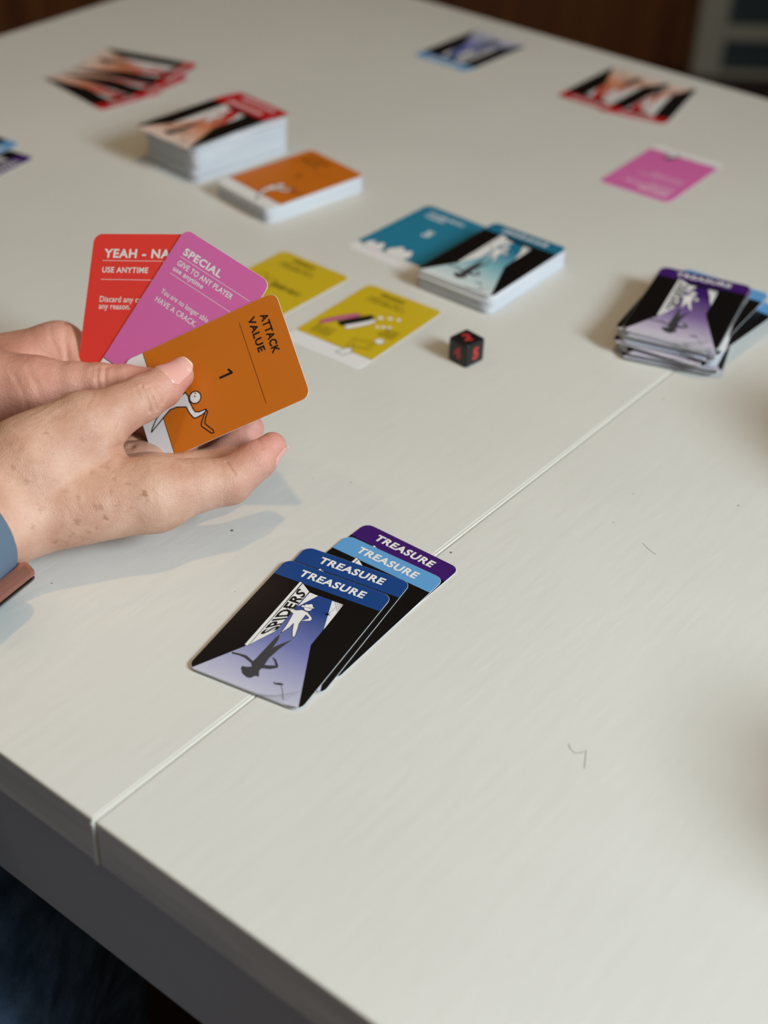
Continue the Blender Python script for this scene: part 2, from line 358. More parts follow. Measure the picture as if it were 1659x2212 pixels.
def treasure_face(name, band, g, title='TREASURE', door_text='SPIDERS'):
    """black card with a coloured title band, open door, figure and its long shadow"""
    pr = Print(); R_ = rrect(CW - 0.2, CH - 0.2)
    yb = (ART['tre_band'][0][1] + ART['tre_band'][1][1]) / 2
    pr.poly(clip(R_, lambda p: yb - p[1]), M_BLACK); pr.poly(clip(R_, lambda p: p[1] - yb), band)
    pr.up(); fl = [p for p in ART['floor']]
    fl = [(max(-28.2, p[0]), max(-43.2, p[1])) for p in fl]
    pr.poly(fl, g)
    pr.up(); pr.poly(ART['websh'], M_HATCH) if False else None
    for k in range(9):
        a = k / 8; p, q = ART['websh'][0], ART['websh'][1]
        pr.line([(p[0] * (1 - a) + q[0] * a, p[1] * (1 - a) + q[1] * a), (4 + 15 * a, -43.1)], 0.16, M_HATCH)
    for k in range(5):
        a = (k + 0.5) / 5
        p, q = ART['websh'][0], ART['websh'][1]
        pr.line([(p[0] * (1 - a) + 4 * a, p[1] * (1 - a) - 43.1 * a), ((p[0] + q[0]) / 2 * (1 - a) + 12 * a, (p[1] + q[1]) / 2 * (1 - a) - 43.1 * a), (q[0] * (1 - a) + 19 * a, q[1] * (1 - a) - 43.1 * a)], 0.16, M_HATCH)
    pr.poly(ART['wedge_l'], M_WHITE); pr.poly(ART['wedge_r'], M_WHITE)
    pr.up(); pr.poly(ART['shadow'], M_SHADE); pr.poly(ART['spsh'], M_SHADE); pr.line(ART['thsh'], 0.3, M_SHADE)
    a, b, c = (Vector(p) for p in ART['web'])
    for k in range(5):
        t = k / 4; e = a.lerp(c, t); pr.line([tuple(b), tuple(e)], 0.13, M_INK)
    for k in range(1, 5):
        t = k / 4.6; pts = [tuple(b.lerp(a.lerp(c, u / 4), t)) for u in range(5)]; pr.line(pts, 0.13, M_INK)
    pr.line(ART['thread'], 0.16, M_INK)
    sc = ART['spider'][0]; pr.disc(sc, 0.75, M_INK, 12); 
    for k in range(8):
        an = math.radians(20 + k * 45); pr.line([sc, (sc[0] + 1.7 * math.cos(an), sc[1] + 1.1 * math.sin(an))], 0.22, M_INK)
    pr.up(); pr.outlined(ART['door_edge'], M_WHITE, 0.22, M_INK); pr.outlined(ART['door_face'], M_WHITE, 0.22, M_INK)
    pr.up(); pr.outlined(ART['fig'], M_WHITE, 0.26, M_INK)
    pr.up(); h = ART['head']; r = (Vector(h[1]) - Vector(h[0])).length; pr.disc(h[0], r + 0.2, M_INK); pr.up(); pr.disc(h[0], r, M_WHITE)
    pr.up(); pr.outlined(ART['hat'], M_WHITE, 0.22, M_INK)
    for e in ART['eyes']: pr.disc(e, 0.3, M_INK, 8)
    tx = Print(); tx.z = pr.z + 0.01
    if title: put_text(tx, title, straight(ART['tre_title']), M_WHITE, 0.035, 0.06)
    else: 
        b = straight(ART['tre_title']); bars(tx, b[0][0], b[1][0], b[0][1], b[2][1] - b[0][1], M_WHITE, 4)
    if door_text: put_text(tx, door_text, ART['spiders'], M_INK, 0.03)
    return pr.build(name), tx.build('lettering')
def attack_face():
    org = mat('orange ink', (204, 112, 26), 0.36)
    pr = Print(); R_ = rrect(CW - 0.2, CH - 0.2); ys = (ART['astrip'][0][1] + ART['astrip'][1][1]) / 2
    pr.poly(clip(R_, lambda p: p[1] - ys), org); pr.poly(clip(R_, lambda p: ys - p[1]), M_WHITE)
    pr.up(); pr.line([(-28.3, ys), (28.3, ys)], 0.35, M_INK)
    pr.up(); pr.outlined(ART['afig'], M_WHITE, 0.62, M_INK); pr.up(); pr.outlined(ART['abm'], org, 0.62, M_INK)
    h = ART['ahead']; r = (Vector(h[1]) - Vector(h[0])).length
    pr.up(); pr.disc(h[0], r * 1.08, M_INK); pr.up(); pr.disc(h[0], r * 0.88, M_WHITE); pr.up()
    for e in ART['aeyes']: pr.disc(e, 0.42, M_INK, 8)
    pr.line(ART['aline'], 0.22, M_INK)
    tx = Print(); tx.z = pr.z + 0.01
    put_text(tx, 'ATTACK', straight(ART['attack']), M_INK, 0.03); put_text(tx, 'VALUE', straight(ART['value']), M_INK, 0.03)
    q = straight(ART['one']); x0, y0, h = q[0][0], q[0][1], q[2][1] - q[0][1]; xc = (q[0][0] + q[1][0]) / 2
    tx.poly([(xc - 0.1, y0), (xc + 1.1, y0), (xc + 1.1, y0 + h), (xc - 0.1, y0 + h), (xc - 2.3, y0 + h * 0.80), (xc - 1.8, y0 + h * 0.70), (xc - 0.1, y0 + h * 0.82)], M_INK)
    return pr.build('printed_face'), tx.build('lettering')
def rule(pr, q, m, wd=0.25):
    y = (q[0][1] + q[1][1]) / 2; pr.line([(q[0][0], y), (max(q[1][0], 23.5), y)], wd, m)
def special_face():
    pk = mat('pink ink', (218, 108, 176), 0.36)
    pr = Print(); R_ = rrect(CW - 0.2, CH - 0.2); ys = (ART['pstrip'][0][1] + ART['pstrip'][1][1]) / 2
    pr.poly(clip(R_, lambda p: p[1] - ys), pk); pr.poly(clip(R_, lambda p: ys - p[1]), M_WHITE)
    pr.up(); pr.line([(-28.3, ys), (28.3, ys)], 0.4, M_INK)
    pr.up(); pr.outlined([(5.5, ys - 3), (5, ys + 5), (6.5, ys + 8), (11, ys + 8), (13, ys + 4), (12, ys - 3)], M_WHITE, 0.6, M_INK)
    pr.up(); pr.outlined([(3, ys + 1), (5, ys + 6), (8, ys + 10), (13, ys + 9), (10, ys + 5)], M_INK, 0.3, M_INK)
    pr.up(); rule(pr, ART['pl1'], M_WHITE); rule(pr, ART['pl2'], M_WHITE)
    tx = Print(); tx.z = pr.z + 0.01
    for s, k, b in (('SPECIAL', 'p1', 0.035), ('GIVE TO ANY PLAYER', 'p2', 0.02), ('use anytime', 'p3', 0.02), ('You are no longer able to', 'p4', 0.008), ('HAVE A CRACK.', 'p5', 0.01)):
        q = straight(ART[k])
        if k == 'p4': q[1] = (q[1][0] + 1.6, q[1][1]); q[2] = (q[2][0] + 1.6, q[2][1])
        put_text(tx, s, q, M_WHITE, b)
    return pr.build('printed_face'), tx.build('lettering')
def yeah_face():
    rd = mat('red ink', (234, 64, 56), 0.36)
    pr = Print(); R_ = rrect(CW - 0.2, CH - 0.2); pr.poly(clip(R_, lambda p: p[1] + 33), rd); pr.poly(clip(R_, lambda p: -33 - p[1]), M_WHITE)
    pr.up(); rule(pr, ART['rl1'], M_WHITE); rule(pr, ART['rl2'], M_WHITE)
    tx = Print(); tx.z = pr.z + 0.01
    q = straight(ART['r1']); wd = (q[1][0] - q[0][0]) * 0.26; q[1] = (q[1][0] + wd, q[1][1]); q[2] = (q[2][0] + wd, q[2][1])
    put_text(tx, 'YEAH - NAH', q, M_WHITE, 0.035)
    put_text(tx, 'USE ANYTIME', straight(ART['r2']), M_WHITE, 0.025)
    q = straight(ART['r3']); wd = (q[1][0] - q[0][0]) * 0.55; q[1] = (q[1][0] + wd, q[1][1]); q[2] = (q[2][0] + wd, q[2][1])
    put_text(tx, 'Discard any card for', q, M_WHITE, 0.012); put_text(tx, 'any reason.', straight(ART['r4']), M_WHITE, 0.012)
    return pr.build('printed_face'), tx.build('lettering')
def teal_face():
    tl = mat('teal ink', (38, 126, 158), 0.36)
    pr = Print(); R_ = rrect(CW - 0.2, CH - 0.2); ys = -32
    pr.poly(clip(R_, lambda p: p[1] - ys), tl); pr.poly(clip(R_, lambda p: ys - p[1]), M_WHITE)
    pr.up(); pr.line([(-28.3, ys), (28.3, ys)], 0.4, M_INK)
    pr.up(); pr.outlined([(-22, ys - 3), (-23, ys + 4), (-19, ys + 9), (-17, ys + 4), (-13, ys + 10), (-9, ys + 5), (-8, ys - 2)], M_WHITE, 0.4, M_INK)
    pr.outlined([(-4, ys - 2), (-6, ys + 5), (0, ys + 14), (4, ys + 10), (9, ys + 13), (13, ys + 5), (10, ys - 2)], M_WHITE, 0.4, M_INK)
    pr.up(); bars(pr, -19, 10, 32, 3.4, M_WHITE, 1); bars(pr, -19, -3, 27, 3.4, M_WHITE, 2)
    put_text(pr, '5', rect(-3, 3, 3, 12), M_WHITE, 0.03)
    return pr.build('printed_face'), None
def yellow_face(v):
    yl = mat('yellow ink', (206, 178, 34), 0.36); dk = mat('dark olive ink', (74, 64, 22), 0.4); pnk = mat('rose print', (196, 96, 140), 0.4)
    pr = Print(); R_ = rrect(CW - 0.2, CH - 0.2); ys = -30
    pr.poly(clip(R_, lambda p: p[1] - ys), yl); pr.poly(clip(R_, lambda p: ys - p[1]), M_WHITE)
    pr.up(); pr.line([(-28.3, ys), (28.3, ys)], 0.35, dk)
    bars(pr, -14, 4, 35, 3.6, dk, 3); bars(pr, -18, 8, 29.5, 2.0, dk, 5); bars(pr, -18, 10, 26, 2.0, dk, 6)
    pr.up()
    if v == 2:
        pr.outlined([(-24, -13), (-21, -6), (-17, 1), (-12, 8), (-8, 9), (-9, 4), (-14, -3), (-18, -10), (-21, -15)], pnk, 0.5, dk)
        pr.up(); pr.outlined([(-15, -7), (-10, 2), (-4, 12), (0, 12), (-1, 6), (-7, -5), (-10, -10)], M_INK, 0.4, dk)
        pr.up(); pr.outlined([(-9, -8), (-4, 0), (1, 9), (4, 8), (2, 1), (-3, -8), (-5, -11)], M_WHITE, 0.4, dk)
        for c, r in (((3, 13), 1.7), ((8, 16), 1.6), ((13, 18), 1.4), ((8, 3), 1.3), ((11, 5), 1.4), ((14, 7), 1.3)): pr.disc(c, r, M_WHITE)
        for k in range(5): bars(pr, -22, -8, -17 - 2.1 * k, 1.2, dk, 20 + k); bars(pr, 13, 24, 4 - 2.1 * k, 1.2, dk, 30 + k)
        pr.line([(5, -16), (18, -12), (20, -22), (7, -27)], 0.4, dk, True); pr.line([(8, -18), (17, -15), (17, -21), (9, -24)], 0.4, dk, True)
        pr.up(); pr.disc((19, -10), 3.2, dk); pr.up(); pr.disc((19, -10), 2.8, M_WHITE); pr.outlined([(6, -36), (8, -29), (11, -26), (14, -31), (12, -36)], M_WHITE, 0.5, dk)
    else:
        pr.line([(-12, -2), (-8, 10), (-2, 8), (-4, -4)], 0.6, dk, True); pr.line([(-10, 6), (-14, 12), (-20, 8)], 0.6, dk)
        pr.up(); bars(pr, -4, 20, 2, 5, dk, 9); pr.disc((19, -17), 3.0, dk); pr.up(); pr.disc((19, -17), 2.6, M_WHITE)
    return pr.build('printed_face'), None

# one shared body for every card
def card_body():
    pts = rrect(); n = len(pts); b = 0.06; vs, fs, ix = [], [], []
    inner = rrect(CW - 2 * b, CH - 2 * b, CR - b)
    for ring, z in ((inner, 0), (pts, b), (pts, CT - b), (inner, CT)): vs += [(x / 1000, y / 1000, z / 1000) for x, y in ring]
    for q in range(3):
        for k in range(n): fs.append((q * n + k, q * n + (k + 1) % n, (q + 1) * n + (k + 1) % n, (q + 1) * n + k))
    fs.append(tuple(range(n - 1, -1, -1))); fs.append(tuple(range(3 * n, 4 * n)))
    return mesh('card', vs, fs, M_PAPER)
BODY = card_body()
B_NAVY = mat('navy blue ink', (24, 66, 132), 0.36); B_SKY = mat('sky blue ink', (96, 158, 214), 0.36); B_PURP = mat('purple ink', (62, 24, 104), 0.36)
B_RED = mat('dark red ink', (190, 24, 30), 0.36); B_TEAL = mat('teal band ink', (30, 112, 144), 0.36)
F_NAVY = treasure_face('printed_face', B_NAVY, grad('navy print fade', (34, 66, 134), (118, 124, 182), (196, 196, 216)))
F_SKY = treasure_face('printed_face', B_SKY, grad('blue print fade', (40, 76, 150), (120, 130, 190), (200, 202, 222)))
F_PURP = treasure_face('printed_face', B_PURP, grad('violet print fade', (58, 26, 106), (128, 104, 160), (210, 204, 220)))
F_RED = treasure_face('printed_face', B_RED, grad('red print fade', (190, 30, 30), (216, 142, 106), (232, 214, 204)), None, None)
F_TEAL = treasure_face('printed_face', B_TEAL, grad('teal print fade', (30, 116, 150), (130, 186, 200), (222, 230, 232)), None, None)
F_ATT = attack_face(); F_SPE = special_face(); F_YEAH = yeah_face(); F_TCARD = teal_face(); F_Y1 = yellow_face(1); F_Y2 = yellow_face(2)

def card(name, face, label, mtx=None, x=0, y=0, rot=0, z=0, group=None):
    o = link(name, BODY)
    if mtx is None: mtx = Matrix.Translation((x, y, TZ + z)) @ Matrix.Rotation(math.radians(rot), 4, 'Z')
    o.matrix_world = mtx
    if face:
        link('printed_face', face[0], o)
        if face[1]: link('lettering', face[1], o)
    return tag(o, label, 'card', group)

TC = {"T1":[-0.03902,0.50882,-25.97],"T4":[-0.01096,0.54106,-35.9],"T3":[-0.0178,0.5301,-33.59],"T2":[-0.03031,0.51967,-25.9],"orange":[-0.07411,0.97057,-45.88],"red":[-0.13507,1.02725,-43.43],"blue":[0.05872,1.26848,141.28],"pink":[0.19372,1.02978,144.4],"Y2":[-0.01661,0.79006,-34.88],"Y1":[-0.07601,0.83155,-37.45],"teal":[0.01746,0.90891,-38.75],"teald":[0.06302,0.8598,-36.58],"purp":[0.17779,0.79759,-23.13]}
PITCH = 0.00045
def put(key, name, face, label, z=0.0, group=None, dx=0, dy=0, dr=0):
    x, y, r = TC[key]; return card(name, face, label, None, x + dx, y + dy, r + dr, z, group)
# fan of four treasure cards in front
FG = 'fan of treasure cards in front'
put('T4', 'treasure_card', F_PURP, 'purple banded treasure card at the back of the near fan', 0.0, FG)
put('T3', 'treasure_card', F_SKY, 'light blue banded treasure card in the near fan of four', PITCH, FG)
put('T2', 'treasure_card', F_NAVY, 'dark blue treasure card lying second from top in the near fan', 2 * PITCH, FG)
put('T1', 'treasure_card', F_NAVY, 'topmost dark blue treasure card of the near fan, figure at an open spiders door', 3 * PITCH, FG)
# single cards around the table
put('blue', 'treasure_card', F_SKY, 'blue banded black card lying alone near the far table edge')
put('pink', 'special_card', F_SPE, 'pink card with a white strip lying alone at the far right')
put('Y1', 'tool_card', F_Y1, 'yellow card lying half hidden behind the held pink card')
put('Y2', 'tool_card', F_Y2, 'yellow card with pink and white drawing lying in front of the other yellow card')
put('teal', 'value_card', F_TCARD, 'teal card with white strip lying beside the teal pile')
for k, (x, y, r, lb) in enumerate(((-0.2386, 1.1555, -137.0, 'red banded card at the near end of the left fan of three'), (-0.223, 1.1766, -123.0, 'middle red banded card of the left fan of three'), (-0.2181, 1.1963, -110.0, 'red banded card at the far end of the left fan of three'))):
    card('red_card', F_RED, lb, None, x, y, r, k * PITCH, 'fan of red banded cards at far left')
for k, (x, y, r, lb) in enumerate(((0.2000, 1.1720, 155.0, 'right hand red banded card of the far right pair'), (0.1750, 1.1900, 143.0, 'left hand red banded card of the far right pair'))):
    card('red_card', F_RED, lb, None, x, y, r, k * PITCH, 'pair of red banded cards at far right')
card('treasure_card', F_PURP, 'purple banded card cut off by the left picture edge', None, -0.3142, 1.0098, -120.6, 0.0, 'two cards at the left edge')
card('treasure_card', F_SKY, 'light blue banded card on top of the purple one at left picture edge', None, -0.3295, 1.0334, -122, PITCH, 'two cards at the left edge')

# ------------------------------------------------------------------ piles of cards: every card its own object
def pile(key, name, n, top_face, label, top_label, group, seed, jr=0.5, jt=0.0004, faces=None, special=None, pitch=0.00033, own={}, off=(0, 0), top=(0, 0, 0)):
    rnd = random.Random(seed); x, y, r = TC[key]; z = 0.0; x += off[0]; y += off[1]
    for k in range(n):
        last = k == n - 1
        dx, dy, dr = (top[0] - off[0], top[1] - off[1], top[2]) if last else (rnd.gauss(0, jt), rnd.gauss(0, jt), rnd.gauss(0, jr))
        fc = top_face if last else (faces[k % len(faces)] if faces and (special and k in special) else None)
        if k in own: fc = own[k]
        if special and k in special: dx, dy, dr = special[k]
        card(name, fc, top_label if last else label, None, x + dx, y + dy, r + dr, z, group)
        z += PITCH if fc else pitch
pile('orange', 'attack_card', 34, F_ATT, 'white edged card stacked inside the orange topped pile', 'orange card on top of the low pile beside the red pile', 'orange topped pile of cards', 1)
RS = {79: (-0.004, -0.004, 1.2), 80: (-0.003, -0.003, 2.0), 81: (-0.002, -0.001, 2.5), 82: (0.0015, 0.0018, -0.5), 70: (-0.002, -0.002, -1.0)}
pile('red', 'red_card', 84, F_RED, 'white edged card stacked inside the tall red topped pile', 'red banded card on top of the tallest pile', 'tall red topped pile of cards', 2, 0.7, 0.0006, [F_RED], RS, own={82: F_RED}, off=(0.0035, 0.0037), top=(-0.0030, -0.0032, 2.0))
pile('teald', 'challenge_card', 38, F_TEAL, 'white edged card stacked inside the teal topped pile', 'teal banded card on top of the pile behind the die', 'teal topped pile of cards', 3)
PS = {}
rp = random.Random(11)
for k in (3, 8, 12, 16, 20, 24, 27, 32, 34, 38, 40, 42): PS[k] = (rp.gauss(0, .0012), rp.gauss(-.001, .0012), rp.gauss(-1.0, 2.4))
PS[39] = (0.0065, 0.0010, -9); PS[30] = (0.0100, -0.0040, -17); PS[22] = (-0.002, -0.005, -6); PS[14] = (0.000, -0.005, 5); PS[6] = (-0.003, -0.004, 5)
PF = {39: F_SKY, 30: F_SKY}
pile('purp', 'treasure_card', 44, F_PURP, 'treasure card stacked inside the untidy purple topped pile', 'purple banded treasure card on top of the untidy pile', 'untidy treasure pile', 4, 1.6, 0.0010, [F_PURP, F_NAVY], PS, 0.00036, PF)

# ------------------------------------------------------------------ black die
def die():
    s = 0.0150; bm = bmesh.new(); bmesh.ops.create_cube(bm, size=s)
    bmesh.ops.bevel(bm, geom=bm.edges[:], offset=0.0017, segments=4, affect='EDGES', profile=0.6)
    me = bpy.data.meshes.new('die'); bm.to_mesh(me); bm.free(); me.materials.append(mat('black plastic', (20, 20, 22), 0.38, 0.5))
    me.polygons.foreach_set('use_smooth', [True] * len(me.polygons))
    o = link('die', me); o.location = (0.0441, 0.7548, TZ + s / 2); o.rotation_euler = (0, 0, math.radians(-45))
    tag(o, 'small black die with red numerals in front of the teal pile', 'die')
    red = mat('red numeral paint', (190, 52, 48), 0.45)
    for ch, rot in (('2', Matrix.Rotation(math.radians(60), 4, 'Z')), ('4', Matrix.Rotation(math.radians(90), 4, 'X')), ('5', Matrix.Rotation(math.radians(90), 4, 'Z') @ Matrix.Rotation(math.radians(90), 4, 'X'))):
        v, f = text_geo(ch, 0.05); xs = [p[0] for p in v]; ys = [p[1] for p in v]; cx, cy = (min(xs) + max(xs)) / 2, (min(ys) + max(ys)) / 2
        k = 0.0078 / (max(ys) - min(ys))
        me = mesh('numeral', [((p[0] - cx) * k, (p[1] - cy) * k, s / 2 + 0.00003) for p in v], f, red)
        link('numeral', me, o, rot)
die()

# ------------------------------------------------------------------ cards held in the hands
HC = {"attack":[[0.354987,0.881323,-0.311856,-0.085588],[-0.729739,0.052714,-0.681691,0.626207],[-0.584351,0.469565,0.661848,0.060231],[0.0,0.0,0.0,1.0]],"special":[[0.800164,0.512331,-0.311856,-0.104875],[-0.564048,0.465991,-0.681691,0.649495],[-0.20393,0.721366,0.661848,0.074072],[0.0,0.0,0.0,1.0]],"yeah":[[0.948051,0.06281,-0.311856,-0.1301],[-0.269308,0.680273,-0.681691,0.661009],[0.16933,0.730263,0.661848,0.072988],[0.0,0.0,0.0,1.0]]}
up = Matrix.Translation((0, 0, TZ))
card('yeah_card', F_YEAH, 'red card at the back of the held fan', up @ Matrix(HC['yeah']), group='three cards held in the hands')
card('special_card', F_SPE, 'pink special card in the middle of the held fan', up @ Matrix(HC['special']), group='three cards held in the hands')
card('attack_card', F_ATT, 'orange attack value card at the front of the held fan, under the thumb', up @ Matrix(HC['attack']), group='three cards held in the hands')

# ------------------------------------------------------------------ hands (implicit surface from tapered bones, mm above the table top)
HANDS = {
"R":{
  "palm":[[[-181.4,556.2,38.3],[-218.8,480.8,42.6],21,26],[[-174.4,544.2,32.2],[-211.8,468.6,39.8],19.5,26],[[-175.0,543.2,31.0],[-108.3,567.4,31.6],18.5,17],[[-185.5,565.9,22.9],[-114.1,587.5,21.7],16,14],[[-187.4,574.7,24.6],[-122.6,604.4,17.6],16,13],[[-188.6,580.6,25.8],[-128.7,619.2,14.0],15,12],[[-182.0,559.1,38.8],[-164.8,568.5,46.3],20,20.5],[[-166.3,562.9,42.2],[-137.5,578.1,44.1],18,12.5],[[-164.8,568.5,46.3],[-143.8,585.6,55.8],20,15.5]],
  "fingers":[[[-164.8,568.5,46.3,20],[-143.8,585.6,55.8,15.5],[-129.5,595.3,58.8,12.2],[-118.8,605.6,60.0,11.2],[-110.0,614.8,61.5,10.0],[-103.0,623.2,63.5,7.4]],[[-108.3,567.7,31.9,17],[-90.4,573.5,33.0,13],[-74.4,578.4,32.9,11.2],[-61.7,588.2,39.3,9.2],[-55.1,594.7,43.0,6.9]],[[-114.1,587.5,21.7,14],[-83.4,605.1,21.8,10.5],[-72.2,615.3,32.1,9],[-68.7,618.8,36.8,7.4]],[[-122.6,604.4,17.6,13],[-97.1,621.4,16.9,9.5],[-85.7,627.1,26.2,8.6],[-84.9,632.8,33.8,7.2]],[[-128.7,619.2,14.0,12],[-109.5,633.8,13.4,8.6],[-100.3,639.0,20.4,7.8],[-98.0,642.4,28.3,6.5]]],
  "k":11,
  "spots":[[-110.2,551.8,43.2,2.2,0.8],[-127.0,542.5,35.6,1.8,0.7],[-129.6,543.7,40.6,2.0,0.6],[-139.1,538.0,36.2,2.2,0.55],[-125.0,549.9,45.2,1.6,0.4],[-131.6,543.3,41.1,1.4,0.5],[-135.0,538.9,29.6,1.8,0.4],[-141.8,536.3,30.0,1.6,0.4],[-155.3,562.3,67.7,1.4,0.5],[-139.7,566.6,61.8,1.5,0.35],[-160.6,542.8,54.3,2.0,0.4],[-148.9,533.6,27.6,1.6,0.5],[-124.7,555.8,48.0,1.5,0.35],[-118.2,554.5,46.6,1.5,0.3],[-134.6,558.3,49.7,2.0,0.25],[-153.3,549.5,57.5,1.6,0.25],[-145.2,545.9,47.6,1.8,0.3],[-154.0,535.9,44.2,2,0.3],[-157.3,528.9,38.8,1.6,0.35],[-166.9,545.9,59.4,1.8,0.3],[-138.8,544.4,45.1,1.4,0.35],[-121.7,546.6,40.4,1.4,0.4],[-130.8,540.5,31.3,1.4,0.35],[-116.6,547.1,37.6,1.3,0.3],[-170.2,554.7,65.8,1.5,0.3],[-129.0,562.7,49.5,1.5,0.3]],
  "creases":[[[[-114.6,600.6,69.6],[-111.8,598.4,66.0],[-110.0,598.0,59.3]],0.75,0.7],[[[-117.1,600.4,70.4],[-114.2,597.0,66.8],[-113.0,595.0,59.7]],0.7,0.7],[[[-112.1,603.4,69.6],[-109.1,602.0,65.9],[-107.7,601.3,60.7]],0.7,0.55],[[[-119.4,598.1,70.0],[-117.1,593.6,65.7]],0.7,0.35],[[[-113.3,602.0,69.6],[-110.6,600.3,66.4],[-108.9,599.5,59.7]],0.6,0.35],[[[-121.6,595.1,69.7],[-119.4,590.3,65.1]],0.6,0.25],[[[-75.5,577.8,44.6],[-73.0,574.1,43.6],[-70.6,571.6,41.5]],0.6,0.45],[[[-127.8,572.1,52.9],[-124.7,578.8,51.1],[-125.3,606.0,32.5]],1.4,0.8],[[[-103.8,594.9,34.9],[-96.6,567.6,47.5],[-95.4,562.9,45.6]],0.8,0.2],[[[-95.0,579.2,44.8],[-93.8,567.5,46.4]],0.8,0.2],[[[-83.0,580.1,44.3],[-80.7,573.0,44.5]],0.8,0.2],[[[-61.8,591.6,48.6],[-59.1,585.5,48.1]],0.8,0.25],[[[-126.7,578.9,59.3],[-124.6,583.7,62.7]],0.7,0.15],[[[-130.4,565.0,50.4],[-127.0,570.3,50.8],[-124.4,576.3,49.4]],1.0,0.35],[[[-150.4,559.1,63.8],[-142.5,557.5,55.0]],1.2,0.15]],
  "nails":[{"a":[-110.0,614.8,61.5],"b":[-103.0,623.2,63.5],"n":[-0.0642,-0.5298,0.8439],"r":9.2,"r2":7.6,"s0":-6.5,"s1":10.5,"ang":52},{"a":[-60.9,588.7,39.9],"b":[-55.1,594.7,43.0],"n":[0.7756,-0.2975,-0.564],"r":7.5,"r2":6.6,"s0":-2.5,"s1":9.6,"ang":46}],
  "tips":[[-103.0,623.2,63.5],[-55.1,594.7,43.0],[-68.7,618.8,36.8],[-84.9,632.8,33.8],[-98.0,642.4,28.3]]},
"L":{
  "palm":[[[-247.5,647.0,31.0],[-297.4,605.1,41.8],24,28],[[-249.1,651.2,28.3],[-208.7,632.1,44.5],22,19],[[-208.7,632.1,44.5],[-175.5,626.0,49.8],19,15.5],[[-250.2,655.1,28.6],[-172.8,668.5,46.5],20,14.5],[[-252.4,659.6,22.8],[-178.8,680.4,34.0],18,13.5],[[-254.5,664.0,17.0],[-188.8,692.3,21.4],17,12.5],[[-255.4,665.0,13.4],[-202.1,702.3,11.4],15,11.5],[[-210.1,636.3,41.7],[-185.7,655.3,45.5],16,10]],
  "fingers":[[[-208.7,632.1,44.5,19],[-175.5,626.0,49.8,15.5],[-155.5,625.6,54.2,11.2],[-142.7,625.3,55.5,10],[-130.4,626.5,55.4,9.2],[-118.1,628.3,55.3,7.4]],[[-172.8,668.5,46.5,14.5],[-136.1,644.2,32.4,9.8],[-115.0,627.2,26.2,8.6],[-101.0,615.1,26.9,7.2]],[[-178.8,680.4,34.0,13.5],[-144.7,673.2,29.4,9.8],[-123.1,657.9,25.6,8.8],[-110.5,645.5,25.7,7.3]],[[-188.8,692.3,21.4,12.5],[-157.3,692.3,21.4,9.2],[-136.4,678.2,19.4,8.2],[-124.7,667.1,21.2,7]],[[-202.1,702.3,11.4,11.5],[-177.5,707.2,11.4,8.2],[-161.7,698.4,13.0,7.4],[-152.0,687.9,15.6,6.2]]],
  "k":10,
  "creases":[[[[-142.4,623.1,65.7],[-142.3,618.9,63.8],[-141.4,615.8,59.7]],1.1,0.7],[[[-138.8,624.3,65.4],[-138.8,619.6,63.5],[-138.4,616.7,60.0]],1.1,0.7],[[[-144.9,623.1,65.6],[-144.8,618.9,63.6]],1.0,0.4],[[[-168.3,674.1,61.1],[-166.4,660.8,59.5],[-164.1,652.4,52.1]],1.4,0.7],[[[-174.8,666.4,62.5],[-172.6,658.4,59.3],[-167.9,653.3,53.6]],1.3,0.3],[[[-176.1,621.3,66.5],[-171.7,614.1,62.0],[-168.4,610.8,54.9]],1.2,0.25],[[[-182.2,616.9,63.7],[-177.0,610.4,57.5],[-175.4,608.6,48.0]],1.2,0.3]],
  "spots":[],
  "nails":[{"a":[-115.0,627.2,26.2],"b":[-101.0,615.1,26.9],"n":[0.3295,-0.2021,-0.7701],"r":8.2,"r2":7.2,"s0":-3,"s1":9.5,"ang":48}],
  "tips":[[-118.1,628.3,55.3],[-101.0,615.1,26.9],[-110.5,645.5,25.7],[-124.7,667.1,21.2],[-152.0,687.9,15.6]]}
}
# <sdf>
import numpy as np
def bone(p, a, b, ra, rb):
    a = np.array(a); b = np.array(b); ab = b - a
    t = np.clip(((p - a) @ ab) / (ab @ ab), 0, 1)
    q = p - a - t[:, None] * ab
    return np.sqrt((q * q).sum(1)) - (ra + (rb - ra) * t)
def smin(a, b, k):
    h = np.maximum(k - np.abs(a - b), 0) / k
    return np.minimum(a, b) - h * h * k * 0.25
def hand_sdf(p, h):
    pal = None
    for a, b, ra, rb in h['palm']:
        d = bone(p, a, b, ra, rb); pal = d if pal is None else smin(pal, d, h['k'])
    out = pal
    for fg in h['fingers']:
        c = None
        for a, b in zip(fg, fg[1:]):
            d = bone(p, a[:3], b[:3], a[3], b[3]); c = d if c is None else smin(c, d, 1.8)
        out = np.minimum(out, smin(pal, c, 7.0))
    return out
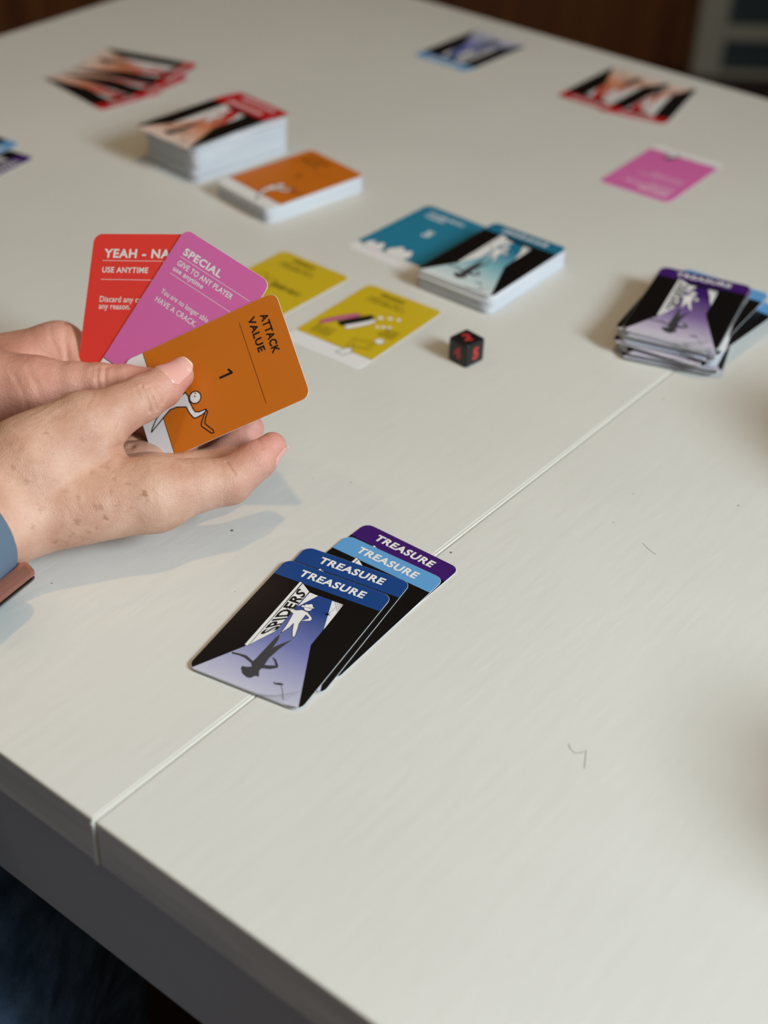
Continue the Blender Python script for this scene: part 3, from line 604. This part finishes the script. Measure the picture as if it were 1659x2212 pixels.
# </sdf>
def surface_nets(fn, lo, hi, vx):
    lo = np.array(lo, float); n = np.ceil((np.array(hi) - lo) / vx).astype(int) + 1
    st = 4; nc = (n + st - 1) // st + 1
    gx = np.stack(np.meshgrid(*[np.arange(k) * st * vx for k in nc], indexing='ij'), -1).reshape(-1, 3) + lo
    coarse = fn(gx).reshape(nc)
    F = np.repeat(np.repeat(np.repeat(coarse, st, 0), st, 1), st, 2)[:n[0], :n[1], :n[2]].astype(np.float32)
    near = np.abs(F) < st * vx * 2.2
    ids = np.argwhere(near)
    for k in range(0, len(ids), 400000):
        s = ids[k:k + 400000]; F[s[:, 0], s[:, 1], s[:, 2]] = fn(s * vx + lo)
    ins = F < 0
    corners = [(i, j, k) for i in (0, 1) for j in (0, 1) for k in (0, 1)]
    sl = lambda c: tuple(slice(c[q], n[q] - 1 + c[q]) for q in range(3))
    cnt = sum(ins[sl(c)].astype(np.int8) for c in corners)
    act = (cnt > 0) & (cnt < 8); cells = np.argwhere(act)
    vid = -np.ones(tuple(n - 1), int); vid[act] = np.arange(len(cells))
    acc = np.zeros((len(cells), 3)); num = np.zeros(len(cells))
    val = {c: F[cells[:, 0] + c[0], cells[:, 1] + c[1], cells[:, 2] + c[2]] for c in corners}
    for a in corners:
        for q in range(3):
            if a[q]: continue
            b = tuple(1 if i == q else a[i] for i in range(3))
            m = (val[a] < 0) != (val[b] < 0)
            t = np.where(m, val[a] / np.where(m, val[a] - val[b], 1), 0)
            pos = np.array(a, float)[None] + t[:, None] * np.eye(3)[q]
            acc[m] += pos[m]; num[m] += 1
    V = (cells + acc / num[:, None]) * vx + lo
    faces = []
    for q in range(3):
        e = [slice(0, n[i] - (1 if i == q else 0)) for i in range(3)]
        b = list(e); b[q] = slice(1, n[q])
        A_, B_ = ins[tuple(e)], ins[tuple(b)]
        ed = np.argwhere(A_ != B_)
        u_, v_ = (q + 1) % 3, (q + 2) % 3
        ok = (ed[:, u_] > 0) & (ed[:, v_] > 0) & (ed[:, u_] < n[u_] - 1) & (ed[:, v_] < n[v_] - 1); ed = ed[ok]
        du = np.zeros(3, int); du[u_] = 1; dv = np.zeros(3, int); dv[v_] = 1
        g = lambda x: vid[x[:, 0], x[:, 1], x[:, 2]]
        qd = np.stack([g(ed - du - dv), g(ed - dv), g(ed), g(ed - du)], 1)
        flip = ~ins[ed[:, 0], ed[:, 1], ed[:, 2]]
        qd[flip] = qd[flip][:, ::-1]
        faces.append(qd)
    Fq = np.concatenate(faces); Fq = Fq[(Fq >= 0).all(1)]
    return V, Fq
def sdf_normals(fn, V, e=0.4):
    g = np.stack([fn(V + np.eye(3)[k] * e) - fn(V - np.eye(3)[k] * e) for k in range(3)], 1)
    return g / (np.linalg.norm(g, axis=1, keepdims=True) + 1e-9)
def np_mesh(name, V, Fq, m, smooth=True):
    me = bpy.data.meshes.new(name)
    me.vertices.add(len(V)); me.vertices.foreach_set('co', V.astype(np.float32).ravel())
    me.loops.add(Fq.size); me.loops.foreach_set('vertex_index', Fq.astype(np.int32).ravel())
    me.polygons.add(len(Fq)); me.polygons.foreach_set('loop_start', np.arange(0, Fq.size, 4, dtype=np.int32)); 
    me.polygons.foreach_set('use_smooth', np.full(len(Fq), smooth))
    me.materials.append(m); me.update(calc_edges=True); me.validate(); return me

def skin(name, base, flush, fleck):
    m = mat(name, base, 0.5, 0.4)
    n, l, b = nodes(m)
    at = n.new('ShaderNodeAttribute'); at.attribute_name = 'tone'
    sp = n.new('ShaderNodeSeparateColor'); l.new(at.outputs['Color'], sp.inputs[0])
    tc = n.new('ShaderNodeTexCoord')
    nz = n.new('ShaderNodeTexNoise'); nz.inputs['Scale'].default_value = 55; nz.inputs['Detail'].default_value = 4
    l.new(tc.outputs['Object'], nz.inputs['Vector'])
    cr = n.new('ShaderNodeValToRGB'); e = cr.color_ramp.elements
    e[0].position = 0.35; e[0].color = (*lin(tuple(v * f for v, f in zip(base, (0.93, 0.87, 0.84)))), 1); e[1].position = 0.66; e[1].color = (*lin(tuple(min(255, v * 1.03) for v in base)), 1)
    l.new(nz.outputs['Fac'], cr.inputs[0])
    m1 = n.new('ShaderNodeMixRGB'); m1.inputs[2].default_value = (*lin(flush), 1)
    l.new(sp.outputs[0], m1.inputs[0]); l.new(cr.outputs[0], m1.inputs[1])
    # small freckles
    vo = n.new('ShaderNodeTexVoronoi'); vo.inputs['Scale'].default_value = 210
    l.new(tc.outputs['Object'], vo.inputs['Vector'])
    n2 = n.new('ShaderNodeTexNoise'); n2.inputs['Scale'].default_value = 70; l.new(tc.outputs['Object'], n2.inputs['Vector'])
    mr = n.new('ShaderNodeMapRange'); mr.inputs['From Min'].default_value = 0.32; mr.inputs['From Max'].default_value = 0.12; l.new(vo.outputs['Distance'], mr.inputs['Value'])
    mr2 = n.new('ShaderNodeMapRange'); mr2.inputs['From Min'].default_value = 0.52; mr2.inputs['From Max'].default_value = 0.7; mr2.inputs['To Max'].default_value = 0.35; l.new(n2.outputs['Fac'], mr2.inputs['Value'])
    mu = n.new('ShaderNodeMath'); mu.operation = 'MULTIPLY'; l.new(mr.outputs[0], mu.inputs[0]); l.new(mr2.outputs[0], mu.inputs[1])
    mb = n.new('ShaderNodeMath'); mb.operation = 'MULTIPLY'; l.new(mu.outputs[0], mb.inputs[0]); l.new(sp.outputs[2], mb.inputs[1])
    mx = n.new('ShaderNodeMath'); mx.operation = 'MAXIMUM'; l.new(mb.outputs[0], mx.inputs[0]); l.new(sp.outputs[1], mx.inputs[1])
    m2 = n.new('ShaderNodeMixRGB'); m2.inputs[2].default_value = (*lin(fleck), 1)
    l.new(mx.outputs[0], m2.inputs[0]); l.new(m1.outputs[0], m2.inputs[1]); l.new(m2.outputs[0], b.inputs['Base Color'])
    b.inputs['Subsurface Weight'].default_value = 0.12; b.inputs['Subsurface Radius'].default_value = (1, 0.35, 0.2); b.inputs['Subsurface Scale'].default_value = 0.004
    # fine skin relief
    wv = n.new('ShaderNodeTexVoronoi'); wv.feature = 'DISTANCE_TO_EDGE'; wv.inputs['Scale'].default_value = 900; l.new(tc.outputs['Object'], wv.inputs['Vector'])
    n3 = n.new('ShaderNodeTexNoise'); n3.inputs['Scale'].default_value = 260; n3.inputs['Detail'].default_value = 5; l.new(tc.outputs['Object'], n3.inputs['Vector'])
    ad = n.new('ShaderNodeMath'); ad.operation = 'ADD'; l.new(wv.outputs['Distance'], ad.inputs[0]); l.new(n3.outputs['Fac'], ad.inputs[1])
    bp = n.new('ShaderNodeBump'); bp.inputs['Strength'].default_value = 0.5; bp.inputs['Distance'].default_value = 0.0005
    n4 = n.new('ShaderNodeTexNoise'); n4.inputs['Scale'].default_value = 75; n4.inputs['Detail'].default_value = 3; n4.inputs['Distortion'].default_value = 1.2; l.new(tc.outputs['Object'], n4.inputs['Vector'])
    b2 = n.new('ShaderNodeBump'); b2.inputs['Strength'].default_value = 0.35; b2.inputs['Distance'].default_value = 0.002; l.new(n4.outputs['Fac'], b2.inputs['Height'])
    l.new(b2.outputs[0], bp.inputs['Normal'])
    l.new(ad.outputs[0], bp.inputs['Height']); l.new(bp.outputs[0], b.inputs['Normal'])
    return m
M_SKIN = skin('skin', (206, 168, 146), (208, 140, 128), (158, 110, 82))
M_NAIL = mat('fingernail', (222, 168, 156), 0.28, 0.5)
M_NAILTIP = mat('fingernail edge', (232, 208, 180), 0.3, 0.5)

def seg_dist(V, pts):
    d = np.full(len(V), 1e9)
    for a, b in zip(pts, pts[1:]):
        a = np.array(a); b = np.array(b); ab = b - a; t = np.clip(((V - a) @ ab) / (ab @ ab + 1e-9), 0, 1)
        d = np.minimum(d, np.linalg.norm(V - a - t[:, None] * ab, axis=1))
    return d
def make_hand(h, vx, flush_shade, label, person):
    fn = lambda p: hand_sdf(p, h)
    P = np.array([q for c in h['palm'] for q in (c[0], c[1])] + [q[:3] for fg in h['fingers'] for q in fg])
    lo = P.min(0) - 30; hi = P.max(0) + 30
    V, Fq = surface_nets(fn, lo, hi, vx)
    N = sdf_normals(fn, V)
    V = V - N * np.clip(fn(V), -vx, vx)[:, None]
    for pts, wd, dp in h['creases']:
        d = seg_dist(V, pts); V = V - N * (dp * np.exp(-(d / wd) ** 2) - 0.12 * dp * np.exp(-((d - 2.4 * wd) / wd) ** 2))[:, None]
    red = np.full(len(V), flush_shade)
    for t in h['tips']:
        d = np.linalg.norm(V - np.array(t), axis=1); red = np.maximum(red, 0.85 * np.exp(-(d / 23) ** 2))
    for fg in h['fingers']:
        for q in fg[1:-1]:
            d = np.linalg.norm(V - np.array(q[:3]), axis=1); red = np.maximum(red, 0.38 * np.exp(-(d / 15) ** 2))
    fk = np.zeros(len(V))
    for x, y, z, rad, s in h['spots']:
        d = np.linalg.norm(V - np.array((x, y, z)), axis=1); d = d + 0.45 * np.sin(V[:, 0] * 2.1 + V[:, 2] * 1.3 + x) + 0.35 * np.sin(V[:, 1] * 2.7 + V[:, 2] * 2.2 + y); fk = np.maximum(fk, s * np.clip((rad * 1.0 - d) / (rad * 0.6), 0, 1))
    dm = np.full(len(V), 1.0)
    for t in h['tips']:
        d = np.linalg.norm(V - np.array(t), axis=1); dm = np.minimum(dm, np.clip((d - 45) / 30, 0, 1))
    me = np_mesh('hand', V / 1000, Fq, M_SKIN)
    ca = me.color_attributes.new('tone', 'FLOAT_COLOR', 'POINT')
    ca.data.foreach_set('color', np.stack([red, fk, dm, np.ones(len(V))], 1).astype(np.float32).ravel())
    o = link('hand', me, person); o['label'] = label
    for nl in h['nails']:
        a = Vector(nl['a']); b = Vector(nl['b']); ax = (b - a).normalized(); n = Vector(nl['n']); n = (n - ax * n.dot(ax)).normalized(); sd = ax.cross(n)
        vs, fs, ix = [], [], []; A1, B1 = 14, 12
        L = nl['s1'] - nl['s0']
        for i in range(A1 + 1):
            u = i / A1; s = nl['s0'] + L * u
            w_ = min(1.0, math.sqrt(max(0.0, 1 - ((0.22 - u) / 0.30) ** 2)) if u < 0.22 else 1.0) * (math.sqrt(max(0.0, 1 - ((u - 0.68) / 0.36) ** 2)) if u > 0.68 else 1.0)
            w_ = max(w_, 0.25)
            for j in range(B1 + 1):
                an = math.radians(nl['ang']) * w_ * (2 * j / B1 - 1)
                pc = b + ax * (s - 4.0); dr = n * math.cos(an) + sd * math.sin(an)
                # find the skin under this spot, lay the nail on it
                pt = np.array(pc + dr * (nl['r'] + 3))
                for _ in range(12): pt = pt - np.array(dr) * fn(np.array([pt]))[0] * 0.9 if np.linalg.norm(pt - np.array(pc)) > 1 else pt
                lift = 0.35 if 0 < i < A1 else 0.05
                if u > 0.72: 
                    ref = np.array(pc + dr * nl['r2']); 
                    if (pt - np.array(pc)) @ np.array(dr) < nl['r2'] * 0.9: pt = np.array(pc + dr * nl['r2'] * (0.97 - 0.25 * max(0, u - 0.75)))
                vs.append(tuple((Vector(pt) + dr * lift) / 1000))
        for i in range(A1):
            for j in range(B1):
                q = i * (B1 + 1) + j; fs.append((q, q + 1, q + B1 + 2, q + B1 + 1)); ix.append(1 if i >= A1 - 1 else 0)
        nm = mesh('fingernail', vs, fs, [M_NAIL, M_NAILTIP], ix, True)
        no = link('fingernail', nm, o)
        sm = no.modifiers.new('thick', 'SOLIDIFY'); sm.thickness = 0.0004; sm.offset = -1
        sb = no.modifiers.new('smooth', 'SUBSURF'); sb.levels = 1; sb.render_levels = 2
    return o, fn
SHADE_HANDS = [(293, 612, math.radians(8), 1, 50), (260, 370, math.radians(-12), -1, 56)]  # placement of the added shade-casting hands
person = tag(empty('person', (0, 0, TZ)), 'seated player with freckled hands fanning three cards, in dark blue jeans', 'person')
hand_r, fn_r = make_hand(HANDS['R'], 0.62, 0.08, 'freckled right hand with the thumb on the orange card', person)
hand_l, fn_l = make_hand(HANDS['L'], 0.8, 0.5, 'left hand behind, its thumb tucked under the other thumb', person)  # raised overall tint puts this hand's shade into its skin colour
# jeans under the table
def low_mesh(name, caps, k, vx, m, parent, label=None):
    def fn(p):
        d = None
        for a, b, ra, rb in caps:
            q = bone(p, a, b, ra, rb); d = q if d is None else smin(d, q, k)
        return d
    P = np.array([q for c in caps for q in c[:2]]); R_ = max(max(c[2:]) for c in caps) + 3 * vx
    V, Fq = surface_nets(fn, P.min(0) - R_, P.max(0) + R_, vx)
    V = V - sdf_normals(fn, V) * np.clip(fn(V), -vx, vx)[:, None]
    o = link(name, np_mesh(name, V / 1000, Fq, m), parent)
    if label: o['label'] = label
    return o
M_JEAN = mat('dark blue denim', (40, 60, 88), 0.85, 0.2)
noise_colour(M_JEAN, (48, 70, 100), (82, 108, 144), 40, vec_scale=(1, 1, 3)); noise_bump(M_JEAN, 700, 0.4, 0.001)
low_mesh('jeans', [((-250, 60, -215), (-200, 560, -205), 88, 76), ((-430, 110, -215), (-390, 600, -205), 88, 76), ((-200, 560, -215), (-190, 540, -660), 66, 52), ((-390, 600, -215), (-380, 580, -660), 66, 52), ((-260, 40, -200), (-440, 90, -200), 100, 100)], 40, 7, M_JEAN, person, 'dark blue denim jeans under the table edge')
M_SLV = mat('dark navy knit sleeve', (44, 52, 68), 0.9, 0.2); noise_bump(M_SLV, 500, 0.4, 0.001)
for h in ('R', 'L'):
    c = HANDS[h]['palm'][0]; e = np.array(c[1]); d = e - np.array(c[0]); d = d / np.linalg.norm(d)
    s0 = e - d * 12; s1 = e + d * 190 + np.array((0, 0, 25))
    low_mesh('sleeve', [(s0.tolist(), s1.tolist(), c[3] + 7, 44)], 5, 4, M_SLV, person)

# added second player: unseen hands over the table, there to cast soft shade
shade_player = tag(empty('person', (0, 0, TZ)), 'added unseen player whose hands shade the table, just right of the picture', 'person')
def fist(x, y, ang, side, lift):
    c, s_ = math.cos(ang), math.sin(ang)
    T_ = lambda a, b, z: [x + a * c - b * s_, y + a * s_ + b * c, z + lift]     # a: away from the finger tips, b: across
    pal = [[T_(75, 0, 30), T_(230, 0, 45), 26, 34]]
    fin = []
    for k, b in enumerate((-30, -10, 10, 29)):
        pal.append([T_(75, b * 0.5, 30), T_(28, b, 36), 17, 12])
        fin.append([T_(28, b, 36) + [12], T_(2, b, 30) + [9.5], T_(8, b * 0.96, 14) + [9], T_(24, b * 0.92, 12) + [8]])
    fin.append([T_(60, side * 26, 26) + [15], T_(34, side * 42, 20) + [11], T_(8, side * 40, 14) + [8.5]])
    return {'palm': pal, 'fingers': fin, 'k': 10, 'creases': [], 'spots': [], 'nails': [], 'tips': [f[-1][:3] for f in fin]}
for fx, fy, fa, sd, lf in SHADE_HANDS:
    hf = fist(fx, fy, fa, sd, lf); make_hand(hf, 2.0, 0.2, 'added unseen hand, loosely closed, casting shade on the table', shade_player)
    c = hf['palm'][0]; e = np.array(c[1]); d = (e - np.array(c[0])) / np.linalg.norm(e - np.array(c[0]))
    low_mesh('sleeve', [((e - d * 90).tolist(), (e + d * 170 + np.array((0, 0, 20))).tolist(), 40, 50)], 5, 5, M_SLV, shade_player)

# ------------------------------------------------------------------ wristwatch on the right wrist
WATCH = {"c":[-191.6,519.9,32.9],"axis":[-0.4441,-0.8945,0.0512],"case":[-172.3,509.3,14.3],"basis":[[-0.4441,-0.8945,0.0512],[-0.5961,0.2523,-0.7622],[0.6689,-0.369,-0.6453]]}
def watch():
    t = tag(empty('wristwatch', (0, 0, TZ)), 'slate blue strapped wristwatch with a rose gold case on the near wrist', 'watch')
    c = np.array(WATCH['c']); ax = np.array(WATCH['axis'])
    M_STRAP = mat('slate blue silicone', (92, 109, 128), 0.55, 0.3); M_CASE = mat('rose gold metal', (186, 128, 112), 0.32, 0.5, 0.75); M_SCR = mat('black watch glass', (12, 12, 14), 0.08, 0.6)
    def fn(p):
        ra = (p - c) @ ax
        a = fn_r(p) - 2.6; b = np.abs(ra) - 11.0
        h = np.maximum(1.6 - np.abs(a - b), 0) / 1.6
        return np.maximum(np.maximum(a, b) + h * h * 1.6 * 0.25, -(fn_r(p) + 0.6))
    V, Fq = surface_nets(fn, c - 52, c + 52, 1.1)
    V = V - sdf_normals(fn, V) * np.clip(fn(V), -1, 1)[:, None]
    link('strap', np_mesh('strap', V / 1000, Fq, M_STRAP), t)
    B = Matrix([list(q) for q in zip(*WATCH['basis'])]).to_4x4()   # columns: along arm, across, outward
    mt = Matrix.Translation(Vector(WATCH['case']) / 1000) @ B
    def slab(name, w_, h_, r_, rings, m):
        vs, fs = [], []; n = 28
        for ins, z in rings: vs += [(x / 1000, y / 1000, z / 1000) for x, y in rrect(w_ - 2 * ins, h_ - 2 * ins, r_ - ins)]
        for q in range(len(rings) - 1):
            for k in range(n): fs.append((q * n + k, q * n + (k + 1) % n, (q + 1) * n + (k + 1) % n, (q + 1) * n + k))
        fs.append(tuple(range(n - 1, -1, -1))); fs.append(tuple(range((len(rings) - 1) * n, len(rings) * n)))
        me = mesh(name, vs, fs, m); link(name, me, t, mt)
    slab('case', 36, 31, 8, ((2.4, -4.2), (0.9, -3.8), (0.1, -2.4), (0, -0.5), (0.1, 2.0), (0.8, 3.4), (1.4, 3.8)), M_CASE)
    slab('screen', 33, 28, 7, ((0, 3.7), (0.1, 4.6), (0.8, 5.2), (2.0, 5.4)), M_SCR)
watch()
